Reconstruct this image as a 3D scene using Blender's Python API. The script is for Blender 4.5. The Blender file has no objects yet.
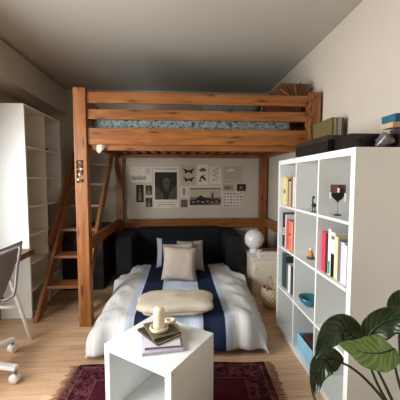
import bpy, bmesh, math, random
from mathutils import Vector, Matrix, noise
random.seed(7)
SC = bpy.context.scene
COL = SC.collection
R = math.radians
V = Vector

# ------------------------------------------------------------------ camera, world, light, exposure
cam_d = bpy.data.cameras.new('camera'); cam = bpy.data.objects.new('camera', cam_d); COL.objects.link(cam)
cam_d.sensor_fit = 'HORIZONTAL'; cam_d.sensor_width = 36.0; cam_d.lens = 36.0 * 294.6 / 400.0
cam_d.clip_start = 0.02
cam.location = (0, 0, 1.312)
cam.rotation_euler = (R(90) - 0.0701, 0, -0.069)
SC.camera = cam

world = bpy.data.worlds.new('sky'); SC.world = world; world.use_nodes = True
world.node_tree.nodes['Background'].inputs[0].default_value = (0.75, 0.85, 1.0, 1)
world.node_tree.nodes['Background'].inputs[1].default_value = 1.0

def area(name, loc, sx, sy, rot, power, col):
    l = bpy.data.lights.new(name, 'AREA'); l.shape = 'RECTANGLE'; l.size = sx; l.size_y = sy
    l.energy = power; l.color = col
    o = bpy.data.objects.new(name, l); COL.objects.link(o); o.location = loc; o.rotation_euler = rot
    return o
# daylight through the tall window of the left wall (opening built below)
area('window_daylight', (-2.0, 1.24, 1.14), 1.70, 1.56, (0, R(-65), 0), 150, (0.97, 0.985, 1.0))
SC.view_settings.view_transform = 'Standard'
SC.view_settings.look = 'None'
SC.view_settings.gamma = 1.0
SC.view_settings.use_curve_mapping = False
SC.view_settings.exposure = 0.0
try:
    SC.cycles.use_denoising = True
    SC.cycles.max_bounces = 10; SC.cycles.diffuse_bounces = 4
except Exception:
    pass

# ------------------------------------------------------------------ materials
def lin(c):
    c /= 255.0
    return c / 12.92 if c <= 0.04045 else ((c + 0.055) / 1.055) ** 2.4
def rgb(r, g, b): return (lin(r), lin(g), lin(b), 1.0)

def new_mat(name, rough=0.6, spec=0.4):
    m = bpy.data.materials.new(name); m.use_nodes = True
    nt = m.node_tree; b = nt.nodes['Principled BSDF']
    b.inputs['Roughness'].default_value = rough
    b.inputs['Specular IOR Level'].default_value = spec
    return m, nt, b
def N(nt, t, **k):
    n = nt.nodes.new(t)
    for a, v in k.items():
        if a.startswith('i_'):
            n.inputs[a[2:].replace('_', ' ')].default_value = v
        else: setattr(n, a, v)
    return n
def ramp(nt, src, stops, interp='LINEAR'):
    r = nt.nodes.new('ShaderNodeValToRGB'); cr = r.color_ramp; cr.interpolation = interp
    while len(cr.elements) > 1: cr.elements.remove(cr.elements[-1])
    cr.elements[0].position = stops[0][0]; cr.elements[0].color = stops[0][1]
    for p, c in stops[1:]:
        e = cr.elements.new(p); e.color = c
    nt.links.new(src, r.inputs[0]); return r.outputs[0]
def mix(nt, f, a, b, mode='MIX'):
    m = nt.nodes.new('ShaderNodeMix'); m.data_type = 'RGBA'; m.blend_type = mode
    for sock, v in ((m.inputs[0], f), (m.inputs[6], a), (m.inputs[7], b)):
        if hasattr(v, 'links'): nt.links.new(v, sock)
        else: sock.default_value = v
    return m.outputs[2]
def bump(nt, b, h, s=0.2, d=0.01):
    n = nt.nodes.new('ShaderNodeBump'); n.inputs['Strength'].default_value = s; n.inputs['Distance'].default_value = d
    nt.links.new(h, n.inputs['Height']); nt.links.new(n.outputs[0], b.inputs['Normal'])
def coords(nt, which='UV', scale=(1, 1, 1), rand=False):
    tc = nt.nodes.new('ShaderNodeTexCoord'); mp = nt.nodes.new('ShaderNodeMapping')
    mp.inputs['Scale'].default_value = scale
    nt.links.new(tc.outputs[which], mp.inputs[0])
    if rand:
        oi = nt.nodes.new('ShaderNodeObjectInfo'); mu = nt.nodes.new('ShaderNodeMath'); mu.operation = 'MULTIPLY'; mu.inputs[1].default_value = 37.0
        nt.links.new(oi.outputs['Random'], mu.inputs[0]); nt.links.new(mu.outputs[0], mp.inputs['Location'])
    return mp.outputs[0]

def plain(name, c, rough=0.6, spec=0.4, var=0.06, scale=12, bmp=0.0, metal=0.0):
    m, nt, b = new_mat(name, rough, spec)
    co = coords(nt, 'Object')
    n = N(nt, 'ShaderNodeTexNoise', i_Scale=scale, i_Detail=4.0); nt.links.new(co, n.inputs['Vector'])
    d = tuple(x * (1 - var) for x in c[:3]) + (1,); l = tuple(min(1, x * (1 + var)) for x in c[:3]) + (1,)
    nt.links.new(ramp(nt, n.outputs['Fac'], [(0.3, d), (0.7, l)]), b.inputs['Base Color'])
    b.inputs['Metallic'].default_value = metal
    if bmp: bump(nt, b, n.outputs['Fac'], bmp, 0.004)
    return m

def fabric(name, c, c2=None, weave=260, wrinkle=0.35, rough=0.95):
    m, nt, b = new_mat(name, rough, 0.15)
    co = coords(nt, 'UV')
    n = N(nt, 'ShaderNodeTexNoise', i_Scale=weave, i_Detail=2.0); nt.links.new(co, n.inputs['Vector'])
    n2 = N(nt, 'ShaderNodeTexNoise', i_Scale=9.0, i_Detail=5.0); nt.links.new(co, n2.inputs['Vector'])
    c2 = c2 or tuple(x * 0.82 for x in c[:3]) + (1,)
    nt.links.new(mix(nt, n.outputs['Fac'], c2, c), b.inputs['Base Color'])
    bump(nt, b, n2.outputs['Fac'], wrinkle, 0.012)
    return m

def wood(name, stops, knots=True, rough=0.42, sc=(1.3, 16, 1)):
    m, nt, b = new_mat(name, rough, 0.4)
    co = coords(nt, 'UV', sc, True)
    n = N(nt, 'ShaderNodeTexNoise', i_Scale=2.2, i_Detail=6.0, i_Distortion=0.8); nt.links.new(co, n.inputs['Vector'])
    c = ramp(nt, n.outputs['Fac'], stops)
    if knots:
        k = coords(nt, 'UV', (2.0, 9.0, 1), True)
        nz = N(nt, 'ShaderNodeTexNoise', i_Scale=1.5); nt.links.new(k, nz.inputs['Vector'])
        v = N(nt, 'ShaderNodeTexVoronoi', i_Scale=1.0); v.voronoi_dimensions = '2D'
        mx = nt.nodes.new('ShaderNodeVectorMath'); mx.operation = 'MULTIPLY_ADD'; mx.inputs[1].default_value = (0.15, 0.15, 0)
        nt.links.new(nz.outputs['Color'], mx.inputs[0]); nt.links.new(k, mx.inputs[2]); nt.links.new(mx.outputs[0], v.inputs['Vector'])
        f = ramp(nt, v.outputs['Distance'], [(0.04, (.9, .9, .9, 1)), (0.09, (0.3, 0.3, 0.3, 1)), (0.17, (0, 0, 0, 1))])
        c = mix(nt, f, c, rgb(74, 32, 12))
    nt.links.new(c, b.inputs['Base Color'])
    bump(nt, b, n.outputs['Fac'], 0.08, 0.003)
    return m

M = {}
M['wall'] = plain('wall_paint', rgb(199, 189, 173), 0.9, 0.2, 0.02, 3, 0.03)
M['wall_dark'] = plain('low_bounce_paint', rgb(112, 102, 90), 0.9, 0.2, 0.02, 3)  # unseen wall behind the camera, coloured dark to cut bounced light
M['ceiling'] = plain('ceiling_paint', rgb(186, 181, 170), 0.95, 0.1, 0.025, 1.2, 0.03)
M['white'] = plain('white_laminate', rgb(230, 233, 230), 0.38, 0.45, 0.015, 5)
M['cream'] = plain('cream_laminate', rgb(226, 218, 198), 0.45, 0.4, 0.015, 5)
M['pine'] = wood('orange_pine', [(0.25, rgb(112, 65, 30)), (0.5, rgb(140, 86, 42)), (0.75, rgb(160, 106, 56))])
M['stair_pine'] = wood('brown_pine', [(0.25, rgb(114, 72, 42)), (0.5, rgb(140, 92, 54)), (0.75, rgb(164, 116, 74))], False)
M['brown_wood'] = wood('brown_wood', [(0.25, rgb(96, 68, 38)), (0.75, rgb(124, 92, 54))], False)
M['trunk'] = plain('dark_leather', rgb(40, 31, 26), 0.6, 0.3, 0.2, 18)
M['crate'] = wood('reddish_wood', [(0.25, rgb(84, 46, 26)), (0.75, rgb(118, 70, 40))], False)
M['sofa'] = fabric('charcoal_upholstery', rgb(40, 43, 46), rgb(25, 27, 29), 300, 0.1)
M['navy'] = fabric('navy_cotton', rgb(34, 42, 66), rgb(22, 28, 46), 200)
M['beige'] = fabric('beige_linen', rgb(186, 174, 160), rgb(168, 156, 142), 180)
M['grey_linen'] = fabric('grey_linen', rgb(176, 168, 160), rgb(140, 134, 128), 60, 0.6)
M['fleece'] = fabric('cream_fleece', rgb(206, 196, 178), rgb(186, 174, 154), 120, 0.5)
M['black'] = plain('black_plastic', rgb(20, 20, 20), 0.35, 0.5)
M['black_matte'] = plain('black_matte', rgb(16, 15, 15), 0.8, 0.2)
M['lid'] = plain('smoked_lid', rgb(34, 36, 34), 0.12, 0.6)
M['ink'] = plain('print_ink', rgb(58, 52, 46), 0.9, 0.1, 0.3, 60)
M['ink_mid'] = plain('print_grey', rgb(124, 114, 102), 0.9, 0.1, 0.3, 60)
M['ink_faint'] = plain('print_faint', rgb(160, 150, 136), 0.9, 0.1, 0.2, 60)
M['poster_mid'] = plain('poster_mid', rgb(92, 86, 78), 0.9, 0.1, 0.3, 60)
M['paper'] = plain('white_paper', rgb(222, 212, 198), 0.9, 0.1, 0.03, 20)
M['sepia'] = plain('sepia_paper', rgb(190, 174, 154), 0.9, 0.1, 0.06, 20)
M['greyshell'] = plain('grey_shell', rgb(104, 98, 98), 0.6, 0.3)
M['whitemetal'] = plain('white_metal', rgb(226, 224, 220), 0.35, 0.5)
M['greymetal'] = plain('grey_metal', rgb(122, 120, 118), 0.35, 0.5)
M['wax'] = plain('ivory_wax', rgb(232, 222, 192), 0.5, 0.4, 0.03)
M['ceramic'] = plain('cream_ceramic', rgb(214, 200, 174), 0.5, 0.4, 0.05)
M['teal'] = plain('teal_glaze', rgb(44, 110, 128), 0.25, 0.5)
M['lightblue'] = plain('light_blue_card', rgb(150, 206, 232), 0.6, 0.3)
M['glass_globe'] = plain('opal_glass', rgb(232, 228, 226), 0.18, 0.5, 0.01)
M['stem'] = plain('stem_green', rgb(44, 54, 30), 0.5, 0.3)
M['pot'] = plain('grey_pot', rgb(120, 112, 104), 0.7, 0.3)
M['soil'] = plain('soil', rgb(46, 34, 26), 0.95, 0.1, 0.3, 80)
M['red'] = plain('dark_red', rgb(120, 30, 30), 0.6, 0.3)
M['rubber'] = plain('dark_rubber', rgb(40, 38, 36), 0.7, 0.2)
M['dry'] = plain('dried_stem', rgb(150, 120, 84), 0.9, 0.1, 0.2, 40)
M['flower'] = plain('dried_petal', rgb(124, 78, 58), 0.9, 0.1, 0.2, 40)
_cm = {}
def cmat(r, g, b_, rough=0.6):
    k = (r, g, b_, rough)
    if k not in _cm: _cm[k] = plain('cover_%d_%d_%d' % (r, g, b_), rgb(r, g, b_), rough, 0.35, 0.05, 30)
    return _cm[k]

# floor: oak laminate, planks running across the room
m, nt, b = new_mat('oak_laminate', 0.36, 0.4); M['floor'] = m
co = coords(nt, 'Object')
br = N(nt, 'ShaderNodeTexBrick', offset=0.37, offset_frequency=2); nt.links.new(co, br.inputs['Vector'])
for k, v in (('Scale', 1.0), ('Brick Width', 0.62), ('Row Height', 0.066), ('Mortar Size', 0.0011), ('Bias', 0.0), ('Mortar Smooth', 0.3)): br.inputs[k].default_value = v
br.inputs['Color1'].default_value = rgb(204, 166, 130); br.inputs['Color2'].default_value = rgb(222, 188, 154); br.inputs['Mortar'].default_value = rgb(150, 112, 82)
co2 = coords(nt, 'Object', (1.4, 22, 1))
n = N(nt, 'ShaderNodeTexNoise', i_Scale=2.5, i_Detail=6.0, i_Distortion=0.6); nt.links.new(co2, n.inputs['Vector'])
g = ramp(nt, n.outputs['Fac'], [(0.3, (0.8, 0.74, 0.68, 1)), (0.6, (1, 1, 1, 1))])
nt.links.new(mix(nt, 1.0, br.outputs['Color'], g, 'MULTIPLY'), b.inputs['Base Color'])

# duvet cover: stripes along the bed (uv.x in metres across the bed, offset 1)
m, nt, b = new_mat('striped_duvet', 0.9, 0.15); M['duvet'] = m
tc = nt.nodes.new('ShaderNodeTexCoord'); sx = nt.nodes.new('ShaderNodeSeparateXYZ'); nt.links.new(tc.outputs['UV'], sx.inputs[0])
gw, nv, lb, lc = rgb(222, 222, 218), rgb(32, 42, 68), rgb(198, 209, 228), rgb(198, 209, 226)
dv = nt.nodes.new('ShaderNodeMath'); dv.operation = 'DIVIDE'; dv.inputs[1].default_value = 2.0; nt.links.new(sx.outputs[0], dv.inputs[0])
def st(x): return (x + 1) / 2
c = ramp(nt, dv.outputs[0], [(0, gw), (st(-0.41), lb), (st(-0.345), nv), (st(-0.165), lc), (st(0.165), nv), (st(0.335), lb), (st(0.385), gw)], 'CONSTANT')
mp = nt.nodes.new('ShaderNodeMapping'); mp.inputs['Scale'].default_value = (90, 9, 1); nt.links.new(tc.outputs['UV'], mp.inputs[0])
n = N(nt, 'ShaderNodeTexNoise', i_Scale=1.0, i_Detail=4.0); nt.links.new(mp.outputs[0], n.inputs['Vector'])
c = mix(nt, 1.0, c, ramp(nt, n.outputs['Fac'], [(0.3, (0.82, 0.83, 0.85, 1)), (0.62, (1, 1, 1, 1))]), 'MULTIPLY')
nt.links.new(c, b.inputs['Base Color'])
n2 = N(nt, 'ShaderNodeTexNoise', i_Scale=7.0, i_Detail=4.0); nt.links.new(tc.outputs['UV'], n2.inputs['Vector'])
bump(nt, b, n2.outputs['Fac'], 0.35, 0.02)

# navy pillow with a white band (uv.x 0..1 across)
def striped_pillow(name, stops):
    m, nt, b = new_mat(name, 0.9, 0.15)
    tc = nt.nodes.new('ShaderNodeTexCoord'); sx = nt.nodes.new('ShaderNodeSeparateXYZ'); nt.links.new(tc.outputs['UV'], sx.inputs[0])
    nt.links.new(ramp(nt, sx.outputs[0], stops, 'CONSTANT'), b.inputs['Base Color'])
    n = N(nt, 'ShaderNodeTexNoise', i_Scale=5.0, i_Detail=4.0); nt.links.new(tc.outputs['UV'], n.inputs['Vector'])
    bump(nt, b, n.outputs['Fac'], 0.3, 0.02)
    return m
M['navy_white'] = striped_pillow('navy_white_pillow', [(0, rgb(190, 196, 208)), (0.15, rgb(28, 36, 58))])

# leafy blue bedding on the loft
m, nt, b = new_mat('leafy_sheet', 0.9, 0.15); M['leafy'] = m
co = coords(nt, 'UV', (16, 26, 1))
n = N(nt, 'ShaderNodeTexNoise', i_Scale=1.3, i_Detail=5.0, i_Distortion=1.6); nt.links.new(co, n.inputs['Vector'])
nt.links.new(ramp(nt, n.outputs['Fac'], [(0.38, rgb(52, 64, 60)), (0.46, rgb(120, 130, 128)), (0.56, rgb(158, 164, 162)), (0.66, rgb(76, 92, 90))]), b.inputs['Base Color'])

# persian rug (uv in metres from one corner)
RW, RL = 1.30, 1.08
m, nt, b = new_mat('persian_rug', 1.0, 0.05); M['rug'] = m
tc = nt.nodes.new('ShaderNodeTexCoord'); sx = nt.nodes.new('ShaderNodeSeparateXYZ'); nt.links.new(tc.outputs['UV'], sx.inputs[0])
def mth(op, a, b_=None):
    n = nt.nodes.new('ShaderNodeMath'); n.operation = op
    for i, v in enumerate((a, b_)):
        if v is None: continue
        if hasattr(v, 'links'): nt.links.new(v, n.inputs[i])
        else: n.inputs[i].default_value = v
    return n.outputs[0]
dx = mth('MINIMUM', sx.outputs[0], mth('SUBTRACT', RW, sx.outputs[0])); dy = mth('MINIMUM', sx.outputs[1], mth('SUBTRACT', RL, sx.outputs[1]))
dd = mth('MINIMUM', dx, dy)
v1 = N(nt, 'ShaderNodeTexVoronoi', i_Scale=13.0); nt.links.new(tc.outputs['UV'], v1.inputs['Vector'])
n1 = N(nt, 'ShaderNodeTexNoise', i_Scale=26.0, i_Detail=4.0, i_Distortion=1.0); nt.links.new(tc.outputs['UV'], n1.inputs['Vector'])
field = ramp(nt, v1.outputs['Distance'], [(0.0, rgb(132, 88, 80)), (0.12, rgb(40, 22, 30)), (0.28, rgb(82, 28, 36)), (0.6, rgb(60, 20, 28))])
bord = ramp(nt, n1.outputs['Fac'], [(0.36, rgb(36, 18, 26)), (0.5, rgb(82, 34, 42)), (0.6, rgb(124, 80, 76)), (0.68, rgb(56, 22, 30))])
band = ramp(nt, dd, [(0.0, rgb(52, 20, 26)), (0.028, rgb(132, 96, 88)), (0.036, rgb(50, 18, 26)), (0.16, rgb(120, 80, 76)), (0.168, rgb(36, 16, 26)), (0.18, rgb(70, 24, 32))], 'CONSTANT')
isb = ramp(nt, dd, [(0.0, (1, 1, 1, 1)), (0.16, (0, 0, 0, 1))], 'CONSTANT')
pat = mix(nt, isb, field, bord)
nt.links.new(mix(nt, 0.6, band, pat), b.inputs['Base Color'])
n3 = N(nt, 'ShaderNodeTexNoise', i_Scale=220.0); nt.links.new(tc.outputs['UV'], n3.inputs['Vector']); bump(nt, b, n3.outputs['Fac'], 0.6, 0.006)
M['fringe'] = plain('rug_fringe', rgb(150, 112, 92), 1.0, 0.05, 0.2, 60)

# leaves (uv.x -1..1 across -> stored 0..1, uv.y 0..1 along)
def leaf_mat(name, base, light, amt):
    m, nt, b = new_mat(name, 0.32, 0.5)
    tc = nt.nodes.new('ShaderNodeTexCoord'); sx = nt.nodes.new('ShaderNodeSeparateXYZ'); nt.links.new(tc.outputs['UV'], sx.inputs[0])
    def mt(op, a, b_):
        n = nt.nodes.new('ShaderNodeMath'); n.operation = op
        for i, v in enumerate((a, b_)):
            if hasattr(v, 'links'): nt.links.new(v, n.inputs[i])
            else: n.inputs[i].default_value = v
        return n.outputs[0]
    a = nt.nodes.new('ShaderNodeMath'); a.operation = 'ABSOLUTE'; nt.links.new(mt('SUBTRACT', sx.outputs[0], 0.5), a.inputs[0])
    s = mt('SINE', mt('MULTIPLY', mt('SUBTRACT', sx.outputs[1], mt('MULTIPLY', a.outputs[0], 0.55)), 52.0), 0.0)
    n = N(nt, 'ShaderNodeTexNoise', i_Scale=5.0, i_Detail=3.0); nt.links.new(tc.outputs['UV'], n.inputs['Vector'])
    f = mt('MULTIPLY', mt('GREATER_THAN', mt('ADD', s, mt('MULTIPLY', n.outputs['Fac'], 1.2)), 1.0), amt)
    c = mix(nt, f, base, light)
    rib = mt('LESS_THAN', a.outputs[0], 0.018)
    nt.links.new(mix(nt, mt('MULTIPLY', rib, 0.7), c, light), b.inputs['Base Color'])
    bump(nt, b, s, 0.25, 0.004)
    return m
M['leaf_dark'] = leaf_mat('dark_leaf', rgb(34, 50, 26), rgb(54, 76, 36), 0.3)
M['leaf_light'] = leaf_mat('bright_leaf', rgb(88, 132, 36), rgb(150, 184, 80), 0.5)

# woven basket
m, nt, b = new_mat('woven_seagrass', 0.85, 0.15); M['basket'] = m
co = coords(nt, 'UV', (40, 26, 1))
ch = N(nt, 'ShaderNodeTexChecker', i_Scale=1.0); nt.links.new(co, ch.inputs['Vector'])
ch.inputs['Color1'].default_value = rgb(222, 204, 174); ch.inputs['Color2'].default_value = rgb(184, 158, 122)
nt.links.new(ch.outputs['Color'], b.inputs['Base Color']); bump(nt, b, ch.outputs['Fac'], 0.5, 0.004)

# ------------------------------------------------------------------ mesh builder
class MB:
    """collects shapes (world or thing space), then links them as one mesh object"""
    def __init__(s): s.bm = bmesh.new(); s.uv = s.bm.loops.layers.uv.new('UVMap'); s.mi = 0
    def _merge(s, t, mat=None, smooth=False):
        if mat is not None: t.transform(mat)
        for f in t.faces: f.smooth = smooth; f.material_index = s.mi
        me = bpy.data.meshes.new('tmp'); t.to_mesh(me); t.free(); s.bm.from_mesh(me); bpy.data.meshes.remove(me)
        return s
    def box(s, lo, hi, bev=0.004, mat=None, grain=None):
        t = bmesh.new(); uv = t.loops.layers.uv.new('UVMap')
        bmesh.ops.create_cube(t, size=1.0)
        lo = V(lo); hi = V(hi); d = hi - lo; c = (hi + lo) / 2
        for v in t.verts: v.co = V((v.co.x * d.x, v.co.y * d.y, v.co.z * d.z))
        bev = min(bev, 0.3 * min(d))
        if bev > 0: bmesh.ops.bevel(t, geom=list(t.edges), offset=bev, segments=2, profile=0.7, affect='EDGES')
        g = grain if grain is not None else max(range(3), key=lambda i: d[i])
        for f in t.faces:
            n = f.normal; ax = max(range(3), key=lambda i: abs(n[i]))
            o = [i for i in range(3) if i not in (ax, g)]
            u = g if ax != g else o[0]; w = o[-1] if ax != g else o[1]
            for l in f.loops: l[uv].uv = (l.vert.co[u], l.vert.co[w] + 0.13 * ax)
        for v in t.verts: v.co += c
        return s._merge(t, mat)
    def beam(s, a, b, w, h, up=(0, 0, 1), bev=0.004):
        """square-cut board from a to b; w across, h along 'up'"""
        a = V(a); b = V(b); x = (b - a); L = x.length; x.normalize(); y = V(up).cross(x).normalized(); z = x.cross(y)
        m = Matrix((x, y, z)).transposed().to_4x4(); m.translation = (a + b) / 2
        return s.box((-L / 2, -w / 2, -h / 2), (L / 2, w / 2, h / 2), bev, m, 0)
    def prism(s, pts, axis, lo, hi, bev=0.0):
        """polygon pts (2D) extruded along axis 0/1/2 from lo to hi"""
        t = bmesh.new(); uv = t.loops.layers.uv.new('UVMap')
        def mk(p, k):
            q = list(p); q.insert(axis, k); return t.verts.new(q)
        A = [mk(p, lo) for p in pts]; B = [mk(p, hi) for p in pts]; n = len(pts)
        t.faces.new(A); t.faces.new(B[::-1])
        for i in range(n): t.faces.new((A[i], B[i], B[(i + 1) % n], A[(i + 1) % n]))
        bmesh.ops.recalc_face_normals(t, faces=t.faces)
        if bev: bmesh.ops.bevel(t, geom=list(t.edges), offset=bev, segments=2, affect='EDGES')
        o = [i for i in range(3) if i != axis]
        for f in t.faces:
            for l in f.loops: l[uv].uv = (l.vert.co[o[0]], l.vert.co[o[1]])
        return s._merge(t)
    def tube(s, pts, r, seg=10, closed=False):
        pts = [V(p) for p in pts]; t = bmesh.new(); uv = t.loops.layers.uv.new('UVMap'); n = len(pts)
        rr = r if isinstance(r, (list, tuple)) else [r] * n
        rings = []; ref = None
        for i, p in enumerate(pts):
            d = (pts[(i + 1) % n] - pts[i - 1]) if closed or 0 < i < n - 1 else (pts[1] - pts[0] if i == 0 else pts[-1] - pts[-2])
            d.normalize()
            if ref is None: ref = V((0, 0, 1)) if abs(d.z) < 0.9 else V((1, 0, 0))
            x = d.cross(ref).normalized(); ref = x.cross(d).normalized(); y = ref
            rings.append([t.verts.new(p + rr[i] * (math.cos(2 * math.pi * k / seg) * x + math.sin(2 * math.pi * k / seg) * y)) for k in range(seg)])
        m = n if closed else n - 1
        for i in range(m):
            A = rings[i]; B = rings[(i + 1) % n]
            for k in range(seg): t.faces.new((A[k], A[(k + 1) % seg], B[(k + 1) % seg], B[k]))
        if not closed: t.faces.new(rings[0][::-1]); t.faces.new(rings[-1])
        bmesh.ops.recalc_face_normals(t, faces=t.faces)
        return s._merge(t, None, True)
    def lathe(s, c, prof, seg=28, mat=None):
        """prof: (radius, z) from bottom to top"""
        t = bmesh.new(); uv = t.loops.layers.uv.new('UVMap'); c = V(c); rings = []
        for r, z in prof:
            rings.append([t.verts.new((r * math.cos(2 * math.pi * k / seg), r * math.sin(2 * math.pi * k / seg), z)) for k in range(seg)])
        for i in range(len(rings) - 1):
            A = rings[i]; B = rings[i + 1]
            for k in range(seg):
                f = t.faces.new((A[k], A[(k + 1) % seg], B[(k + 1) % seg], B[k]))
                for l, (uu, vv) in zip(f.loops, ((k, i), (k + 1, i), (k + 1, i + 1), (k, i + 1))): l[uv].uv = (uu / seg, vv / len(rings))
        if prof[0][0] > 1e-5: t.faces.new(rings[0][::-1])
        if prof[-1][0] > 1e-5: t.faces.new(rings[-1])
        bmesh.ops.remove_doubles(t, verts=t.verts, dist=1e-6)
        m = Matrix.Translation(c) @ (mat if mat else Matrix())
        return s._merge(t, m, True)
    def ball(s, c, r, seg=24, sc=(1, 1, 1)):
        n = seg // 2
        prof = [(max(1e-7, r * math.sin(math.pi * i / n)), -r * math.cos(math.pi * i / n)) for i in range(n + 1)]
        return s.lathe(c, prof, seg, Matrix.Diagonal((*sc, 1)))
    def pillow(s, w, h, th, mat, n=16, wr=0.006, seed=0):
        """cushion in local XZ, thickness along Y"""
        t = bmesh.new(); uv = t.loops.layers.uv.new('UVMap'); g = {}
        for side in (-1, 1):
            for i in range(n + 1):
                for j in range(n + 1):
                    u = 2 * i / n - 1; v = 2 * j / n - 1
                    edge = i in (0, n) or j in (0, n)
                    if edge and side == 1: g[(1, i, j)] = g[(-1, i, j)]; continue
                    k = max(0.0, (1 - u ** 4) * (1 - v ** 4)) ** 0.55
                    pu = u * (1 - 0.07 * (1 - v * v) * abs(u)); pv = v * (1 - 0.07 * (1 - u * u) * abs(v))
                    q = noise.noise(V((u * 2.2 + seed, v * 2.2, side * 3.1 + seed)))
                    g[(side, i, j)] = t.verts.new((pu * w / 2, side * (th / 2 * k + (0 if edge else wr * q)) + (0.3 * wr * q if edge else 0), pv * h / 2))
        for side in (-1, 1):
            for i in range(n):
                for j in range(n):
                    q = [(i, j), (i + 1, j), (i + 1, j + 1), (i, j + 1)]
                    if side == 1: q.reverse()
                    f = t.faces.new([g[(side, *p)] for p in q])
                    for l, p in zip(f.loops, q): l[uv].uv = (p[0] / n, p[1] / n)
        return s._merge(t, mat, True)
    def grid(s, fn, nu, nv, uvf=None):
        t = bmesh.new(); uv = t.loops.layers.uv.new('UVMap')
        vs = [[t.verts.new(fn(i / nu, j / nv)) for j in range(nv + 1)] for i in range(nu + 1)]
        for i in range(nu):
            for j in range(nv):
                q = [(i, j), (i + 1, j), (i + 1, j + 1), (i, j + 1)]
                f = t.faces.new([vs[a][b_] for a, b_ in q])
                for l, (a, b_) in zip(f.loops, q):
                    l[uv].uv = uvf(a / nu, b_ / nv, vs[a][b_].co) if uvf else (a / nu, b_ / nv)
        return s._merge(t, None, True)
    def build(s, name, mat, parent=None, world=True, label=None, solid=0):
        me = bpy.data.meshes.new(name); bm = s.bm
        if parent is not None and world:
            off = V((0, 0, 0)); p = parent
            while p is not None: off += p.location; p = p.parent
            bmesh.ops.translate(bm, verts=bm.verts, vec=-off)
        bm.to_mesh(me); bm.free()
        for mm in (mat if isinstance(mat, (list, tuple)) else [mat]): me.materials.append(mm)
        o = bpy.data.objects.new(name, me); COL.objects.link(o)
        if parent is not None: o.parent = parent
        if label: o['label'] = label
        if solid:
            md = o.modifiers.new('thickness', 'SOLIDIFY'); md.thickness = solid; md.offset = -1
        return o
    def build_thing(s, name, mat, label, cat, base, group=None, solid=0):
        """a thing that is a single mesh; base = its origin"""
        bmesh.ops.translate(s.bm, verts=s.bm.verts, vec=-V(base))
        o = s.build(name, mat, None, False, None, solid); o.location = base
        return tag(o, label, cat, group)
def tag(o, label, cat, group=None, kind=None):
    o['label'] = label; o['category'] = cat
    if group: o['group'] = group
    if kind: o['kind'] = kind
    return o
def thing(name, label, cat, loc=(0, 0, 0), group=None, rotz=0.0):
    o = bpy.data.objects.new(name, None); COL.objects.link(o); o.location = loc; o.rotation_euler = (0, 0, rotz)
    o.empty_display_size = 0.05
    return tag(o, label, cat, group)
def struct(o): o['kind'] = 'structure'; return o
def box1(lo, hi, bev=0.004): return MB().box(lo, hi, bev)

# ------------------------------------------------------------------ setting
XL, XR, YB, YF, H = -1.85, 1.285, 4.285, -2.8, 2.557
struct(box1((XL - .2, YF - .2, -.12), (XR + .2, YB + .2, 0), 0).build('floor', M['floor']))
struct(box1((XL - .2, YF - .2, H), (XR + .2, YB + .2, H + .12), 0).build('ceiling', M['ceiling']))
struct(box1((XL - .2, YB, 0), (XR + .2, YB + .2, H), 0).build('wall_back', M['wall']))
struct(box1((XL - .2, YF - .2, 0), (XR + .2, YF, H), 0).build('wall_front', M['wall_dark']))
struct(box1((XR, YF, 0), (XR + .2, YB, H), 0).build('wall_right', M['wall']))
w = MB(); wins = ((0.44, 2.04),); z0, z1 = 0.20, 2.02
ys = [YF, 0.44, 2.04, YB]
for i in (0, 2): w.box((XL - .2, ys[i], 0), (XL, ys[i + 1], H), 0)
for a, b_ in wins:
    w.box((XL - .2, a, 0), (XL, b_, z0), 0); w.box((XL - .2, a, z1), (XL, b_, H), 0)
struct(w.build('wall_left', M['wall']))
for i, (a, b_) in enumerate(wins):
    f = MB()
    for lo, hi in (((a, z0), (a + .05, z1)), ((b_ - .05, z0), (b_, z1)), ((a + .05, z0), (b_ - .05, z0 + .05)), ((a + .05, z1 - .05), (b_ - .05, z1)), (((a + b_) / 2 - .03, z0 + .05), ((a + b_) / 2 + .03, z1 - .05))):
        f.box((XL - .09, lo[0], lo[1]), (XL - .03, hi[0], hi[1]), .004)
    struct(f.build('window_%d' % (i + 1), M['white']))
# boxed-in soffit along the left wall with the shadow gap under the ceiling
s_ = MB(); s_.box((XL, YF, 2.215), (-1.56, YB, H - .016), .003); s_.box((XL, YF, H - .018), (-1.60, YB, H), 0)
struct(s_.build('trim_soffit', M['wall']))

# ------------------------------------------------------------------ loft bed
LX0, LX1 = -0.895, 1.262
Y0, Y1 = 2.60, 4.27
lb_ = thing('loft_bed', 'orange pine loft bed on four tall posts with a double guard rail', 'loft bed', (LX0, Y0, 0))
pw, pd = .104, .09
for x in (LX0, LX1 - pw):
    for y, top in ((Y0, 2.085), (Y1 - pd, 2.085)):
        box1((x, y, 0), (x + pw, y + pd, top), .006).build('post', M['pine'], lb_)
xa, xb = LX0 + pw, LX1 - pw
for y in (Y0 + .022, Y1 - pd + .02):
    box1((xa, y, 1.965), (xb, y + .03, 2.057), .006).build('guard_rail', M['pine'], lb_)
    box1((xa, y, 1.828), (xb, y + .03, 1.912), .006).build('guard_rail', M['pine'], lb_)
    box1((xa, y, 1.612), (xb, y + .035, 1.752), .006).build('side_board', M['pine'], lb_)
for x in (LX0 + .03, LX1 - .06):
    ya, yb = Y0 + pd, Y1 - pd
    box1((x, ya, 1.612), (x + .03, yb, 1.752), .006).build('end_board', M['pine'], lb_)
    y_to = yb if x > 0 else ya + .62
    for z_ in ((1.965, 2.057), (1.828, 1.912)):
        box1((x, ya, z_[0]), (x + .03, yb if x > 0 else ya + .62, z_[1]), .006).build('end_rail', M['pine'], lb_)
    if x < 0: box1((x - .002, ya + .62, 1.752), (x + .032, ya + .69, 2.07), .006).build('rail_stile', M['pine'], lb_)
    box1((x, ya, .645), (x + .03, yb, .765), .006).build('lower_end_rail', M['pine'], lb_)
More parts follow.
